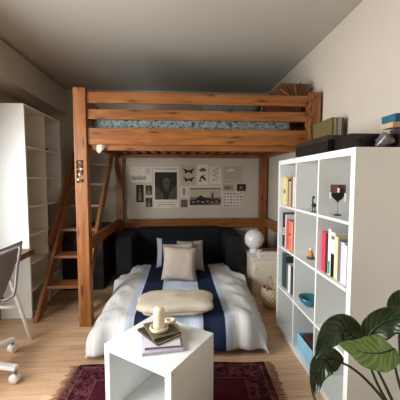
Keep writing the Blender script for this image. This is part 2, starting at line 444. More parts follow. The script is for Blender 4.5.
box1((xa, Y1 - pd + .02, .618), (xb, Y1 - pd + .055, .75), .006).build('lower_back_rail', M['pine'], lb_)
box1((xa, Y0 + .058, 1.566), (xb, Y0 + .1, 1.612), .004).build('slat_ledger', M['pine'], lb_)
box1((xa, Y1 - pd - .025, 1.612), (xb, Y1 - pd + .018, 1.66), .004).build('slat_ledger', M['pine'], lb_)
for i in range(15):
    x = xa + .03 + i * (xb - xa - .13) / 14
    box1((x, Y0 + .06, 1.662), (x + .07, Y1 - pd + .018, 1.684), .003).build('slat', M['pine'], lb_)
# mark stuck on the front left post: blocky black and white lettering-like strokes, no readable word
st_ = MB(); st_.box((-.880, Y0 - .0015, 1.272), (-.822, Y0, 1.478), 0); st_.mi = 1
random.seed(3)
for k in range(5):
    zb = 1.276 + k * .0405
    for (a, b_, c_, d_) in ((0, 0, 1, .22), (0, .42, .75, .6), (.1, .8, 1, 1), (0, .1, .25, .95), (.72, .3, 1, .85)):
        if random.random() < .25: continue
        st_.box((-.879 + a * .056, Y0 - .0025, zb + b_ * .036), (-.879 + c_ * .056, Y0 - .0014, zb + d_ * .036), 0)
st_.mi = 2
for k in range(3): st_.box((-.874 + .012 * k, Y0 - .003, 1.30 + .045 * k), (-.862 + .012 * k, Y0 - .002, 1.318 + .045 * k), 0)
st_.build('sticker', [M['pine'], M['black_matte'], M['paper']], lb_, label='black and white lettered sticker')

mt = MB(); mt.box((xa + .01, Y0 + .105, 1.686), (1.03, Y1 - pd - .03, 1.86), .04)
mt.build_thing('loft_mattress', M['leafy'], 'loft mattress in a pale blue leafy sheet behind the pine rails', 'mattress', (0.1, 3.4, 1.686))
pl_ = MB(); pl_.pillow(.62, .40, .14, Matrix.Translation((.53, 3.02, 2.005)) @ Matrix.Rotation(R(62), 4, 'X'), seed=5)
pl_.build_thing('pillow', M['leafy'], 'leafy blue-green pillow lying up on the loft mattress', 'pillow', (.53, 3.02, 1.862))
# wooden crate with a sloped end standing on the loft's right end, dried twigs in it
cr = thing('wooden_crate', 'reddish wooden crate with a sloping end up on the loft bed', 'crate', (1.05, 2.9, 1.862))
for y in (2.78, 3.02):
    p = MB(); p.prism([(.86, 1.862), (1.215, 1.862), (1.215, 2.215), (.955, 2.215), (.86, 2.11)], 1, y, y + .018, .003)
    p.build('side_panel', M['crate'], cr)
box1((1.197, 2.799, 1.862), (1.215, 3.019, 2.215), .003).build('end_panel', M['crate'], cr)
box1((.862, 2.799, 1.862), (.88, 3.019, 2.10), .003).build('end_panel', M['crate'], cr)
box1((.881, 2.799, 1.863), (1.196, 3.019, 1.88), .003).build('bottom_panel', M['crate'], cr)
tw = thing('dried_twigs', 'bunch of dried twigs leaning in front of the wooden crate', 'twigs', (1.08, 2.71, 1.862))
for k in range(6):
    x = 1.00 + .036 * k
    MB().tube([(1.08 + .006 * (k - 2.5), 2.705, 1.864), ((x + 1.08) / 2 + .015 * (-1) ** k, 2.72, 2.05), (x + .03 * (k - 2), 2.745 + .004 * k, 2.15 + .025 * (k % 4))], [.006, .005, .0035], 6).build('twig', M['rubber'] if k % 2 else M['dry'], tw)
# garland hanging down the front of the right post
ga = thing('dried_flower_garland', 'thin dried flower garland hanging down the right front loft post', 'garland', (1.19, Y0 - .01, 2.05))
gp = [(1.165 + .012 * math.sin(i * 1.3), Y0 - .006 - .003 * (i % 2), 2.075 - i * .036) for i in range(13)]
MB().tube(gp, .0028, 6).build('cord', M['dry'], ga)
for i in (0, 1, 2, 4, 6, 9, 12):
    MB().ball(V(gp[i]) + V((.012 * (1 if i % 2 else -1), -.006, 0)), .011, 10, (1, .7, 1.2)).build('blossom', M['flower'], ga)
# scrap of white cloth hanging under the left end of the loft
cl = MB()
cl.grid(lambda u, v: V((-.765 + .135 * u, 2.645 + .02 * math.sin(u * 7), 1.612 - v * .075 * (1 - abs(2 * u - 1.05) ** 1.3 * .95))), 14, 8)
cl.build_thing('cloth', M['sepia'], 'small corner of white cloth hanging below the loft side board', 'cloth', (-.7, 2.645, 1.61), None, .003)

# ------------------------------------------------------------------ loft stairs
sl = (1.60 - 0.0) / (4.06 - 2.74)
ld = thing('loft_stairs', 'steep brown wooden stairs climbing to the loft beside the white bookcase', 'stairs', (-1.1, 2.75, 0))
for x in (-1.345, -.945):
    p = MB(); p.prism([(2.70, 0.0), (2.83, 0.0), (4.165, 1.60), (4.165, 1.76), (4.11, 1.76)], 0, x, x + .036, .004)
    p.build('stringer', M['stair_pine'], ld)
for k in range(6):
    z_ = .25 + k * .25; y = 2.74 + z_ / sl
    box1((-1.309, y - .03, z_ - .014), (-.945, y + .17, z_ + .014), .006).build('tread', M['stair_pine'], ld)
MB().beam((-1.365, 3.16, .635), (-1.365, 4.02, 1.68), .026, .085).build('handrail', M['stair_pine'], ld)
for t_ in (.08, .9):
    y = 3.16 + .86 * t_; z_ = .635 + 1.045 * t_
    MB().beam((-1.365, y + .07, z_ - .11), (-1.365, y, z_), .02, .05, (0, 1, .3)).build('handrail_bracket', M['stair_pine'], ld)

tk_ = thing('trunk', 'dark brown trunk in the shadow behind the loft stairs', 'trunk', (-1.14, 3.85, 0))
box1((-1.38, 3.50, 0), (-.905, 4.16, .60), .012).build('body', M['trunk'], tk_)
box1((-1.385, 3.495, .602), (-.90, 4.165, .72), .016).build('lid', M['trunk'], tk_)

# ------------------------------------------------------------------ bookcase at the left
bx0, bx1, by0, by1, bz = -1.682, -1.40, 2.81, 3.61, 1.995
bc = thing('bookcase', 'tall empty white bookcase standing behind the desk at the left wall', 'bookcase', (bx0, by0, 0))
for y in (by0, by1 - .02): box1((bx0, y, 0), (bx1, y + .02, bz), .002).build('side_panel', M['white'], bc)
box1((bx0 + .006, 3.2, .001), (bx1, 3.22, bz - .021), .002).build('upright', M['cream'], bc)
box1((bx0, by0 + .02, bz - .02), (bx1, by1 - .02, bz), .002).build('top_panel', M['cream'], bc)
box1((bx0, by0 + .02, 0.01), (bx0 + .006, by1 - .02, bz - .02), 0).build('back_panel', M['cream'], bc)
for y0_, y1_ in ((by0 + .02, 3.2), (3.22, by1 - .02)):
    for z_ in (.04, .26, .52, .79, 1.06, 1.335, 1.62):
        box1((bx0 + .006, y0_, z_ - .018), (bx1 - .004, y1_, z_), .002).build('shelf', M['cream'], bc)
sp = MB(); sp.box((-1.50, 3.25, 1.62), (-1.42, 3.33, 1.645), .006); sp.box((-1.48, 3.27, 1.645), (-1.44, 3.31, 1.655), .004)
sp.build_thing('small_case', M['black'], 'small black case on the upper far shelf of the white bookcase', 'case', (-1.46, 3.29, 1.62))

# ------------------------------------------------------------------ desk on trestles under the window
dk = thing('desk', 'brown wooden desk top on white trestles in front of the window', 'desk', (-1.58, 1.95, 0))
box1((-1.84, 1.15, .62), (-1.345, 2.79, .672), .004).build('desk_top', M['brown_wood'], dk)
for y in (1.35, 2.43):
    for x0_, x1_ in ((-1.225, -1.40), (-1.80, -1.66)):
        MB().tube([(x0_, y, 0.0), (x1_, y, .60)], .014, 12).build('trestle_leg', M['whitemetal'], dk)
    MB().tube([(-1.305, y, .278), (-1.735, y, .278)], .015, 12).build('cross_bar', M['whitemetal'], dk)
    box1((-1.72, y - .03, .595), (-1.36, y + .03, .62), .004).build('trestle_top', M['whitemetal'], dk)

# ------------------------------------------------------------------ swivel chair
scx, scy = -1.41, 1.935
ch_ = thing('swivel_chair', 'grey swivel chair with a white five-star base and castors by the desk', 'chair', (scx, scy, 0))
for k in range(5):
    a = R(-5.6 + 72 * k - 0.0) if False else R(math.degrees(math.atan2(1.90 - scy, -1.06 - scx)) + 72 * k)
    d = V((math.cos(a), math.sin(a), 0)); c0 = V((scx, scy, 0)); tip = c0 + d * .355
    MB().beam(c0 + d * .03 + V((0, 0, .135)), tip + V((0, 0, .098)), .042, .026, (0, 0, 1), .006).build('base_arm', M['whitemetal'], ch_)
    n_ = V((-d.y, d.x, 0)); wc = tip - d * .012 + V((0, 0, .031))
    cs = MB()
    rot = Matrix((n_, V((0, 0, 1)), n_.cross(V((0, 0, 1))))).transposed().to_4x4() @ Matrix.Rotation(R(90), 4, 'Y')
    for o_ in (-.014, .014):
        cs.lathe(wc + n_ * o_, [(.001, -.011), (.026, -.011), (.030, -.006), (.030, .006), (.026, .011), (.001, .011)], 18, rot)
    ca = cs.build('caster', M['whitemetal'], ch_)
    MB().tube([tip - d * .012 + V((0, 0, .055)), tip - d * .012 + V((0, 0, .09))], .011, 10).build('caster_stem', M['greymetal'], ca)
MB().lathe((scx, scy, 0), [(.035, .10), (.042, .12), (.04, .155), (.026, .165), (.026, .40), (.08, .415), (.08, .425)], 20).build('column', M['whitemetal'], ch_)
st2 = MB()
def seatf(u, v):
    x = scx - .22 + .40 * u; y = scy - .21 + .42 * v
    e = max(abs(2 * u - 1), abs(2 * v - 1))
    return V((scx + (x - scx) * (1 - .12 * (2 * v - 1) ** 2), scy + (y - scy) * (1 - .12 * (2 * u - 1) ** 2), .462 - .02 * (1 - e ** 2) + .03 * max(0, (2 * u - 1)) ** 3))
st2.grid(seatf, 14, 14); st2.build('seat', M['greyshell'], ch_, solid=.02)
# backrest shell: at the +x side of the seat, facing the desk
yc = 1.905
def backf(u, v):
    vv = 2 * v - 1; z_ = .545 + .315 * u
    half = .19 * (0.55 + .45 * min(1, (u * 1.9)) ** .6)
    return V((-1.175 + .05 * (u - .2) + .035 * (1 - vv * vv) + .02 * u, yc + half * vv, z_ - .02 * vv * vv * u))
bk = MB(); bk.grid(backf, 14, 16); bk.build('backrest', M['greyshell'], ch_, solid=-.014)
fr = [(-1.30, yc + .15, .468), (-1.20, yc + .17, .478), (-1.165, yc + .195, .50), (-1.155, yc + .207, .56), (-1.14, yc + .212, .70), (-1.115, yc + .212, .82), (-1.105, yc + .20, .868), (-1.08, yc + .16, .885),
      (-1.055, yc + .06, .892), (-1.055, yc - .06, .892), (-1.08, yc - .16, .885), (-1.105, yc - .20, .868), (-1.115, yc - .212, .82), (-1.14, yc - .212, .70), (-1.155, yc - .207, .56), (-1.165, yc - .195, .50), (-1.20, yc - .17, .478), (-1.30, yc - .15, .468)]
MB().tube(fr, .0095, 10).build('back_frame', M['greymetal'], ch_)
MB().tube([(x - .012, y, z_ - .02) for x, y, z_ in fr[6:12]], .008, 8).build('top_highlight', M['whitemetal'], ch_, label='white strip as the highlight of the top tube')  # highlight of the grey top tube, modelled as a white tube

# ------------------------------------------------------------------ sofa bed
sf = thing('sofa_bed', 'charcoal pulled-out sofa bed against the back wall under the loft', 'sofa bed', (0, 3.0, 0))
for x0_, x1_ in ((-.745, -.56), (.545, .75)):
    MB().box((x0_, 3.42, .02), (x1_, 4.15, .635), .03).build('arm', M['sofa'], sf)
MB().box((-.558, 3.90, .02), (.543, 4.15, .655), .03).build('backrest', M['sofa'], sf)
MB().box((-.555, 3.36, .03), (.54, 3.898, .245), .03).build('seat_base', M['sofa'], sf)
MB().box((-.55, 2.22, .02), (.54, 3.358, .235), .04).build('pull_out_mattress', M['navy'], sf)

# ------------------------------------------------------------------ duvet
def sm(t): t = max(0., min(1., t)); return t * t * (3 - 2 * t)
def duvetf(u, v):
    # u across: 0 left floor edge .. 1 right floor edge ; v along: 0 front floor edge .. 1 back
    yb_ = 3.52; k = v ** 1.5
    y = 2.075 + (yb_ - 2.075) * k
    xl = -.70; xr = .665 + .075 * min(1, max(0, (y - 2.08)) / .7)
    if y > 3.05: xl += .17 * sm((y - 3.05) / .4); xr -= .19 * sm((y - 3.05) / .4)
    uu = .5 - .5 * math.cos(math.pi * u); uu = .45 * u + .55 * uu
    x = xl + (xr - xl) * uu
    dl = x - xl; dr = xr - x; df = y - 2.0745
    def edge(d, wd): t = max(0., min(1., d / wd)); return math.sqrt(max(0., 1 - (1 - t) ** 2.2))
    wl = .22 - .10 * sm((y - 3.05) / .4)
    e = edge(dl, wl) * edge(dr, wl) * (edge(df, .13) ** .9)
    z_ = .022 + .262 * e
    if y > 3.05: z_ = max(z_, .262 * min(1, e * 2.2))
    # soft folds, stronger on the white outer panels
    o_ = sm((abs(x) - .36) / .2)
    q = noise.noise(V((x * 5, y * 4, 1.7))) * .016 + noise.noise(V((x * 13 + y * 6, y * 9 - x * 4, 4.2))) * .011 * (0.3 + o_)
    fold = math.sin((y * 22 + x * 9) + 3 * noise.noise(V((x * 3, y * 3, 8)))) * .008 * o_
    lip = .03 * o_ * sm((y - 3.2) / .25)
    hem = math.sin(y * 31 + 2 * noise.noise(V((y * 5, 0, 0)))) * .014 * (1 - min(1, dl / .16)) + 0
    hemr = math.sin(y * 27 + 1.0) * .014 * (1 - min(1, dr / .16))
    hemf = math.sin(x * 34 + 1.5 * noise.noise(V((x * 6, 2, 0)))) * .016 * (1 - sm(df / .16))
    return V((x + (hem if dl < .16 else 0) - (hemr if dr < .16 else 0), y + hemf, max(.018 + .236 * sm((y - 3.08) / .26), z_ + (q + fold) * min(1, e * 1.3) + lip)))
dv_ = MB(); dv_.grid(duvetf, 84, 96, lambda a, b_, co: (co.x + 1, co.y))
dv_.build_thing('duvet', M['duvet'], 'white duvet with navy and pale blue stripes spread over the pulled-out bed', 'duvet', (0, 2.7, .28), None, .014)
# folded fleece
def slab(t, a, b_, c_, z0_, seed, e1=.32, e2=.62):
    """soft rounded slab a x b x c (half sizes) with slight dents"""
    sg = lambda q, e: math.copysign(abs(q) ** e, q)
    def fn(u, v):
        th = 2 * math.pi * u; ph = math.pi * (v - .5)
        p = V((a * sg(math.cos(th), e1) * sg(math.cos(ph), e2), b_ * sg(math.sin(th), e1) * sg(math.cos(ph), e2), c_ * sg(math.sin(ph), e2)))
        q = noise.noise(V((p.x * 7 + seed, p.y * 9, p.z * 12))) * .022 + noise.noise(V((p.x * 16, p.y * 20 + seed, 3))) * .008
        return p * (1 + q / max(.05, p.length)) + V((0, 0, z0_ + c_ - .03 * (p.y / b_) * 0))
    t.grid(fn, 72, 22, lambda u, v, co: (co.x, co.y))
    return t
fz = thing('folded_blanket', 'cream fleece blanket folded into a thick strip across the bed', 'blanket', (-.035, 2.26, .292), None, R(1))
slab(MB(), .262, .15, .030, 0.0, 3, .4, .7).build('lower_fold', M['fleece'], fz, world=False)
slab(MB(), .292, .17, .045, .024, 9, .38, .72).build('upper_fold', M['fleece'], fz, world=False)

# ------------------------------------------------------------------ pillows on the bed
def cushion(name, mat, label, cat, w_, h_, th, x, y, z_, lean, yaw=0, roll=0, seed=0, group='cushions on the bed', wr=.008):
    t = MB(); t.pillow(w_, h_, th, Matrix.Translation((0, 0, h_ / 2 * math.cos(R(lean)))) @ Matrix.Rotation(R(yaw), 4, 'Z') @ Matrix.Rotation(R(-lean), 4, 'X') @ Matrix.Rotation(R(roll), 4, 'Y'), 18, wr, seed)
    o = t.build(name, mat); o.location = (x, y, z_); tag(o, label, cat, group); return o
cushion('cushion', M['beige'], 'plain beige square cushion in front of the other pillows on the bed', 'cushion', .35, .35, .13, -.005, 2.97, .295, 24, 0, 4, 1)
cushion('cushion', M['beige'], 'beige cushion mostly hidden behind the front beige one, its corner showing left', 'cushion', .345, .345, .10, -.012, 3.11, .30, 20, 0, -3, 2)
cushion('cushion', M['grey_linen'], 'crumpled pale grey pillow leaning at the right behind the beige cushions', 'pillow', .30, .35, .12, .115, 3.24, .29, 16, -3, -2, 3, wr=.02)
cushion('cushion', M['navy_white'], 'navy pillow with a white band down its left side', 'pillow', .40, .345, .10, -.075, 3.40, .294, 14, 0, 0, 4)

# ------------------------------------------------------------------ posters on the back wall
YW = YB
def rect(t, r, a, b_, c_, d_, lay=1):
    """fractions of the sheet"""
    x0_, z0_, x1_, z1_ = r; W = x1_ - x0_; Hh = z1_ - z0_
    t.box((x0_ + a * W, YW - .002 - .0006 * lay, z0_ + b_ * Hh), (x0_ + c_ * W, YW - .0015, z0_ + d_ * Hh), 0)
def poly(t, r, pts, lay=1):
    x0_, z0_, x1_, z1_ = r; W = x1_ - x0_; Hh = z1_ - z0_
    t.prism([(x0_ + a * W, z0_ + b_ * Hh) for a, b_ in pts], 1, YW - .002 - .0006 * lay, YW - .0015)
def stroke(t, r, pts, wd=.004, lay=1):
    x0_, z0_, x1_, z1_ = r; W = x1_ - x0_; Hh = z1_ - z0_
    P = [V((x0_ + a * W, z0_ + b_ * Hh)) for a, b_ in pts]
    for p, q in zip(P, P[1:]):
        d = (q - p)
        if d.length < 1e-5: continue
        n_ = V((-d.y, d.x)).normalized() * wd / 2
        t.prism([tuple(p + n_), tuple(q + n_), tuple(q - n_), tuple(p - n_)], 1, YW - .002 - .0006 * lay, YW - .0015)
def ell(cx, cy, rx, ry, n=14, rot=0):
    return [(cx + rx * math.cos(2 * math.pi * k / n) * math.cos(rot) - ry * math.sin(2 * math.pi * k / n) * math.sin(rot),
             cy + rx * math.cos(2 * math.pi * k / n) * math.sin(rot) + ry * math.sin(2 * math.pi * k / n) * math.cos(rot)) for k in range(n)]
PG = 'prints on the back wall'
def sheet(r, mats, label, draw, cat='print'):
    t = MB(); t.box((r[0], YW - .002, r[1]), (r[2], YW, r[3]), 0)
    draw(t, r)
    return t.build_thing('wall_print', mats, label, cat, ((r[0] + r[2]) / 2, YW, r[1]), PG)
rnd = random.Random(5)
def d_sketch(t, r):
    t.mi = 1
    for k in range(3): stroke(t, r, [(.05 + .3 * k, .62 + .3 * rnd.random()), (.2 + .3 * k, .66 + .3 * rnd.random()), (.3 + .22 * k, .6 + .3 * rnd.random())], .005)
    for k in range(4): rect(t, r, .72, .52 + .11 * k, .95, .56 + .11 * k)
    for k in range(12): rect(t, r, .05 + .058 * k, .1 + .08 * rnd.random(), .09 + .058 * k, .36 + .1 * rnd.random())
    rect(t, r, .05, .22, .75, .25)
sheet((-.70, 1.274, -.40, 1.488), [M['paper'], M['ink_faint']], 'faint pencil sketch sheet at the top left of the wall prints', d_sketch)
def d_fig(t, r):
    t.mi = 1; rect(t, r, .08, .05, .92, .95)
    t.mi = 2; poly(t, r, [(.25, .08), (.75, .08), (.68, .5), (.58, .62), (.42, .62), (.32, .5)], 2); poly(t, r, ell(.5, .74, .13, .1), 2)
sheet((-.623, .982, -.517, 1.233), [M['ink'], M['ink'], M['ink_mid']], 'tall narrow dark card with a standing figure, left of two small cards', d_fig)
def d_port(t, r):
    t.mi = 1; rect(t, r, .06, .05, .94, .95)
    t.mi = 2; poly(t, r, [(.1, .05), (.9, .05), (.75, .45), (.5, .55), (.25, .45)], 2); poly(t, r, ell(.5, .68, .16, .17), 2)
sheet((-.492, 1.078, -.393, 1.230), [M['sepia'], M['ink'], M['ink_mid']], 'upper of two small dark portrait cards left of the big poster', d_port)
def d_port2(t, r):
    t.mi = 1; rect(t, r, .06, .05, .94, .95)
    t.mi = 2; poly(t, r, [(.3, .05), (.8, .05), (.72, .5), (.5, .62), (.36, .5)], 2); poly(t, r, ell(.52, .74, .12, .14), 2); rect(t, r, .12, .1, .24, .6, 2)
sheet((-.494, .906, -.391, 1.050), [M['sepia'], M['ink'], M['ink_mid']], 'lower of two small dark portrait cards left of the big poster', d_port2)
def d_poster(t, r):
    t.mi = 1
    k = .06; rnd2 = random.Random(2)
    while k < .93:                                   # the row of small capitals, too small to read
        wd = .03 + .012 * rnd2.random()
        if .33 < k < .38: k += .03
        rect(t, r, k, .935, k + wd * .34, .968); rect(t, r, k + wd * .55, .935 if rnd2.random() < .6 else .95, k + wd * .9, .968); k += wd + .018
    rect(t, r, .06, .205, .94, .875)
    rect(t, r, .06, .135, .94, .142); rect(t, r, .16, .075, .84, .086); rect(t, r, .1, .03, .25, .037); rect(t, r, .7, .03, .9, .037)
    t.mi = 2                                         # long face between two dark wings
    poly(t, r, [(.06, .205), (.40, .205), (.38, .34), (.20, .47), (.06, .56)], 2)
    poly(t, r, [(.94, .205), (.60, .205), (.62, .34), (.80, .47), (.94, .56)], 2)
    poly(t, r, [(.36, .66), (.46, .74), (.56, .74), (.66, .66), (.62, .52), (.54, .42), (.47, .42), (.40, .52)], 2)
    t.mi = 1
    poly(t, r, ell(.44, .62, .045, .018), 3); poly(t, r, ell(.58, .62, .045, .018), 3); stroke(t, r, [(.51, .62), (.50, .53)], .006, 3); rect(t, r, .46, .465, .56, .478, 3)
    for k in range(5): stroke(t, r, [(.14 + .05 * k, .24), (.09 + .05 * k, .5 - .04 * k)], .005, 3); stroke(t, r, [(.86 - .05 * k, .24), (.91 - .05 * k, .5 - .04 * k)], .005, 3)
sheet((-.378, .898, -.015, 1.489), [M['paper'], M['ink'], M['poster_mid']], 'large white poster with a dark long-faced picture and a line of capitals', d_poster, 'poster')
def bfly(t, r, cy, s):
    for sgn in (-1, 1):
        poly(t, r, [(.5, cy), (.5 + sgn * .12, cy + .03 * s), (.5 + sgn * .36, cy + .10 * s), (.5 + sgn * .36, cy + .04 * s), (.5 + sgn * .24, cy - .02 * s), (.5 + sgn * .28, cy - .08 * s), (.5 + sgn * .2, cy - .11 * s), (.5 + sgn * .08, cy - .07 * s), (.5, cy - .05 * s)])
    poly(t, r, ell(.5, cy, .025, .07 * s))
def d_bfly(t, r): t.mi = 1; bfly(t, r, .70, 1.25); bfly(t, r, .30, 1.15)
sheet((.023, 1.223, .238, 1.526), [M['sepia'], M['ink']], 'sepia print with two black butterflies one above the other', d_bfly)
def d_bot(t, r):
    t.mi = 1
    for cx, cy in ((.5, .78), (.35, .72), (.65, .72)): poly(t, r, ell(cx, cy, .17, .07))
    t.mi = 2; poly(t, r, ell(.4, .38, .2, .06, 14, .5)); poly(t, r, ell(.62, .32, .2, .07, 14, -.5)); stroke(t, r, [(.15, .2), (.45, .4), (.85, .52)], .006); stroke(t, r, [(.5, .78), (.5, .6)], .005)
    poly(t, r, ell(.3, .2, .12, .04))
sheet((.252, 1.23, .419, 1.526), [M['paper'], M['ink_mid'], M['ink']], 'white specimen print with grey shapes right of the butterflies', d_bot)
def d_sprig(t, r):
    t.mi = 1; stroke(t, r, [(.6, .08), (.48, .5), (.52, .95)], .005)
    for k in range(6):
        cy = .2 + .13 * k; sg = 1 if k % 2 else -1
        poly(t, r, ell(.5 + sg * .17, cy + .05, .15, .035, 12, sg * .6))
sheet((.442, 1.244, .602, 1.491), [M['paper'], M['ink_mid']], 'pale print of a thin leafy sprig between specimen print and sketch', d_sprig)
def d_sk2(t, r):
    t.mi = 1; rect(t, r, .03, .96, .97, .975); rect(t, r, .03, .03, .97, .045)
    stroke(t, r, [(.05, .7), (.2, .85), (.45, .93), (.75, .85), (.95, .68)], .006); stroke(t, r, [(.1, .2), (.3, .55), (.55, .62), (.8, .5), (.95, .2)], .005)
    stroke(t, r, [(.1, .55), (.5, .6), (.9, .55)], .004)
    for k in range(9): stroke(t, r, [(.15 + .08 * k, .15), (.2 + .07 * k, .45)], .004)
    t.mi = 2; poly(t, r, [(.12, .72), (.3, .86), (.5, .88), (.6, .74), (.35, .68)])
sheet((.633, 1.258, .921, 1.499), [M['sepia'], M['ink_faint'], M['paper']], 'sepia drawing of a wide arched shape at the top right of the prints', d_sk2)
def d_plant(t, r):
    t.mi = 1; stroke(t, r, [(.5, .05), (.5, .8)], .006)
    for cy in (.3, .5, .7):
        poly(t, r, ell(.36, cy + .05, .16, .06, 12, -.7)); poly(t, r, ell(.64, cy + .05, .16, .06, 12, .7))
    poly(t, r, ell(.5, .86, .12, .09))
sheet((.010, 1.049, .114, 1.194), [M['paper'], M['ink_mid']], 'small card with a single upright plant below the butterflies', d_plant)
def d_gsq(t, r):
    t.mi = 1; rect(t, r, .05, .05, .95, .95); t.mi = 2
    for k in range(5): stroke(t, r, [(.1, .15 + .17 * k), (.5, .22 + .17 * k), (.9, .12 + .17 * k)], .007, 2)
sheet((.010, .896, .121, 1.026), [M['paper'], M['ink_mid'], M['ink']], 'small square grey textured card at the left of the landscape print', d_gsq)
def d_land(t, r):
    t.mi = 1; rect(t, r, .03, .05, .97, .94)
    t.mi = 2; rect(t, r, .03, .46, .97, .9, 2); t.mi = 1; rect(t, r, .03, .86, .97, .9, 3)
    t.mi = 3
    poly(t, r, [(.03, .1), (.03, .3), (.2, .36), (.3, .5), (.36, .58), (.42, .5), (.52, .42), (.6, .44), (.64, .4), (.97, .34), (.97, .2), (.5, .12)], 3)
    poly(t, r, [(.68, .42), (.70, .66), (.73, .66), (.75, .42)], 3); stroke(t, r, [(.63, .72), (.80, .58)], .006, 3); stroke(t, r, [(.65, .56), (.79, .76)], .006, 3)
    t.mi = 2
    for k in range(6): rect(t, r, .1 + .14 * k, .2 + .03 * (k % 2), .18 + .14 * k, .25 + .03 * (k % 2), 4)
sheet((.131, .915, .618, 1.207), [M['paper'], M['ink_mid'], M['sepia'], M['ink']], 'wide landscape print of a windmill and houses below the specimen prints', d_land)
def d_sg(t, r):
    t.mi = 1; rect(t, r, .06, .1, .94, .9); t.mi = 2; rect(t, r, .1, .35, .7, .5, 2); poly(t, r, ell(.4, .5, .2, .12), 2)
sheet((.633, 1.141, .795, 1.244), [M['sepia'], M['ink_faint'], M['ink_mid']], 'small brownish card left of the small dark card at the right', d_sg)
def d_dark(t, r): t.mi = 1; poly(t, r, ell(.45, .5, .18, .22)); stroke(t, r, [(.2, .2), (.5, .3), (.85, .2)], .006)
sheet((.840, 1.141, .973, 1.243), [M['ink'], M['ink_mid']], 'small nearly black card at the far right of the prints', d_dark)
def d_pat(t, r):
    rn = random.Random(9)
    for i in range(6):
        for j in range(5):
            t.mi = 1 if rn.random() < .6 else 2
            cx, cy = .09 + .165 * i, .1 + .2 * j
            (poly(t, r, ell(cx, cy, .05 + .03 * rn.random(), .06, 8)) if rn.random() < .5 else stroke(t, r, [(cx - .06, cy - .05), (cx, cy + .07), (cx + .06, cy - .03)], .008))
sheet((.635, .899, .922, 1.126), [M['paper'], M['ink_mid'], M['ink_faint']], 'white chart of many small grey figures at the lower right', d_pat)

# ------------------------------------------------------------------ chest, globe lamp, magazines, basket
cs_ = thing('low_cabinet', 'low white cabinet between the sofa bed and the shelf unit', 'cabinet', (1.0, 3.4, 0))
box1((.815, 3.222, .0), (1.235, 3.60, .412), .003).build('body', M['cream'], cs_)
box1((.808, 3.205, .412), (1.24, 3.60, .43), .003).build('top_panel', M['white'], cs_)
dr = box1((.83, 3.206, .03), (1.225, 3.222, .36), .003).build('door', M['cream'], cs_)
MB().ball((.85, 3.197, .31), .008, 12).build('knob', M['whitemetal'], dr)
gl = thing('globe_lamp', 'white glass globe lamp standing on the low white cabinet', 'lamp', (.895, 3.47, .43))
MB().lathe((.895, 3.47, .43), [(.06, 0), (.062, .01), (.055, .03), (.05, .055)], 24).build('base', M['whitemetal'], gl)
MB().ball((.895, 3.47, .59), .118, 32).build('glass_globe', M['glass_globe'], gl)

def book(name, label, cat, loc, w_, d_, h_, mat, group, rotz=0, pages=M['paper'], lean=0, detail=None):
    """upright book: spine faces local -x; w_ thickness (y), d_ depth (x), h_ height"""
    o = thing(name, label, cat, loc, group, rotz)
    o.rotation_euler = (R(lean), 0, rotz)
    c_ = MB(); t = .0022
    c_.box((0, 0, 0), (d_, t, h_), 0); c_.box((0, w_ - t, 0), (d_, w_, h_), 0); c_.box((0, t, 0), (t, w_ - t, h_), 0)
    cv = c_.build('cover', mat, o, world=False)
    MB().box((t, t, .003), (d_ - .004, w_ - t, h_ - .003), 0).build('pages', pages, o, world=False)
    if detail:
        for (z_a, z_b, mm, nm) in detail:
            MB().box((-.0006, w_ * .12, h_ * z_a), (.0004, w_ * .88, h_ * z_b), 0).build(nm, mm, cv, world=False)
    return o
def flat(name, label, cat, loc, w_, d_, h_, mat, group, rotz=0, pages=M['paper']):
    o = thing(name, label, cat, loc, group, rotz); t = .0022
    c_ = MB(); c_.box((-w_ / 2, -d_ / 2, 0), (w_ / 2, d_ / 2, t), 0); c_.box((-w_ / 2, -d_ / 2, h_ - t), (w_ / 2, d_ / 2, h_), 0)
    c_.box((-w_ / 2, -d_ / 2, t), (-w_ / 2 + t, d_ / 2, h_ - t), 0); c_.build('cover', mat, o, world=False)
    MB().box((-w_ / 2 + t, -d_ / 2 + .004, t), (w_ / 2 - .004, d_ / 2 - .004, h_ - t), 0).build('pages', pages, o, world=False)
    return o
g_ = 'books on the low cabinet'; z_ = .43
for lab, w_, d_, h_, mm, rz, ox in (('lowest of the pale books stacked on the low white cabinet', .24, .17, .02, M['paper'], 0, 0),
                                    ('second white book from the bottom on the low cabinet', .23, .165, .018, cmat(224, 220, 214), 3, .004),
                                    ('thick white book second from the top on the low cabinet', .23, .16, .022, M['paper'], -4, .008),
                                    ('dark red book on top of the pale stack on the low cabinet', .20, .15, .012, cmat(116, 82, 78), -8, .03)):
    flat('book', lab, 'book', (1.015 + ox, 3.285, z_), w_, d_, h_, mm, g_, R(rz)); z_ += h_ + .0005
bs = thing('basket', 'small round woven basket with a loop handle on the floor beyond the shelf unit', 'basket', (.945, 2.90, 0))
MB().lathe((.945, 2.90, 0), [(.075, 0), (.10, .03), (.118, .09), (.115, .15), (.10, .205), (.098, .21), (.092, .205), (.105, .15), (.108, .09), (.09, .035), (.001, .02)], 36).build('body', M['basket'], bs)
hp = [(.945 - .097 * math.cos(a) * .55 - .03, 2.90 - .097 * math.cos(a) * .8, .20 + .115 * math.sin(a)) for a in [math.pi * i / 14 for i in range(15)]]
MB().tube(hp, .0045, 8).build('handle', M['basket'], bs)

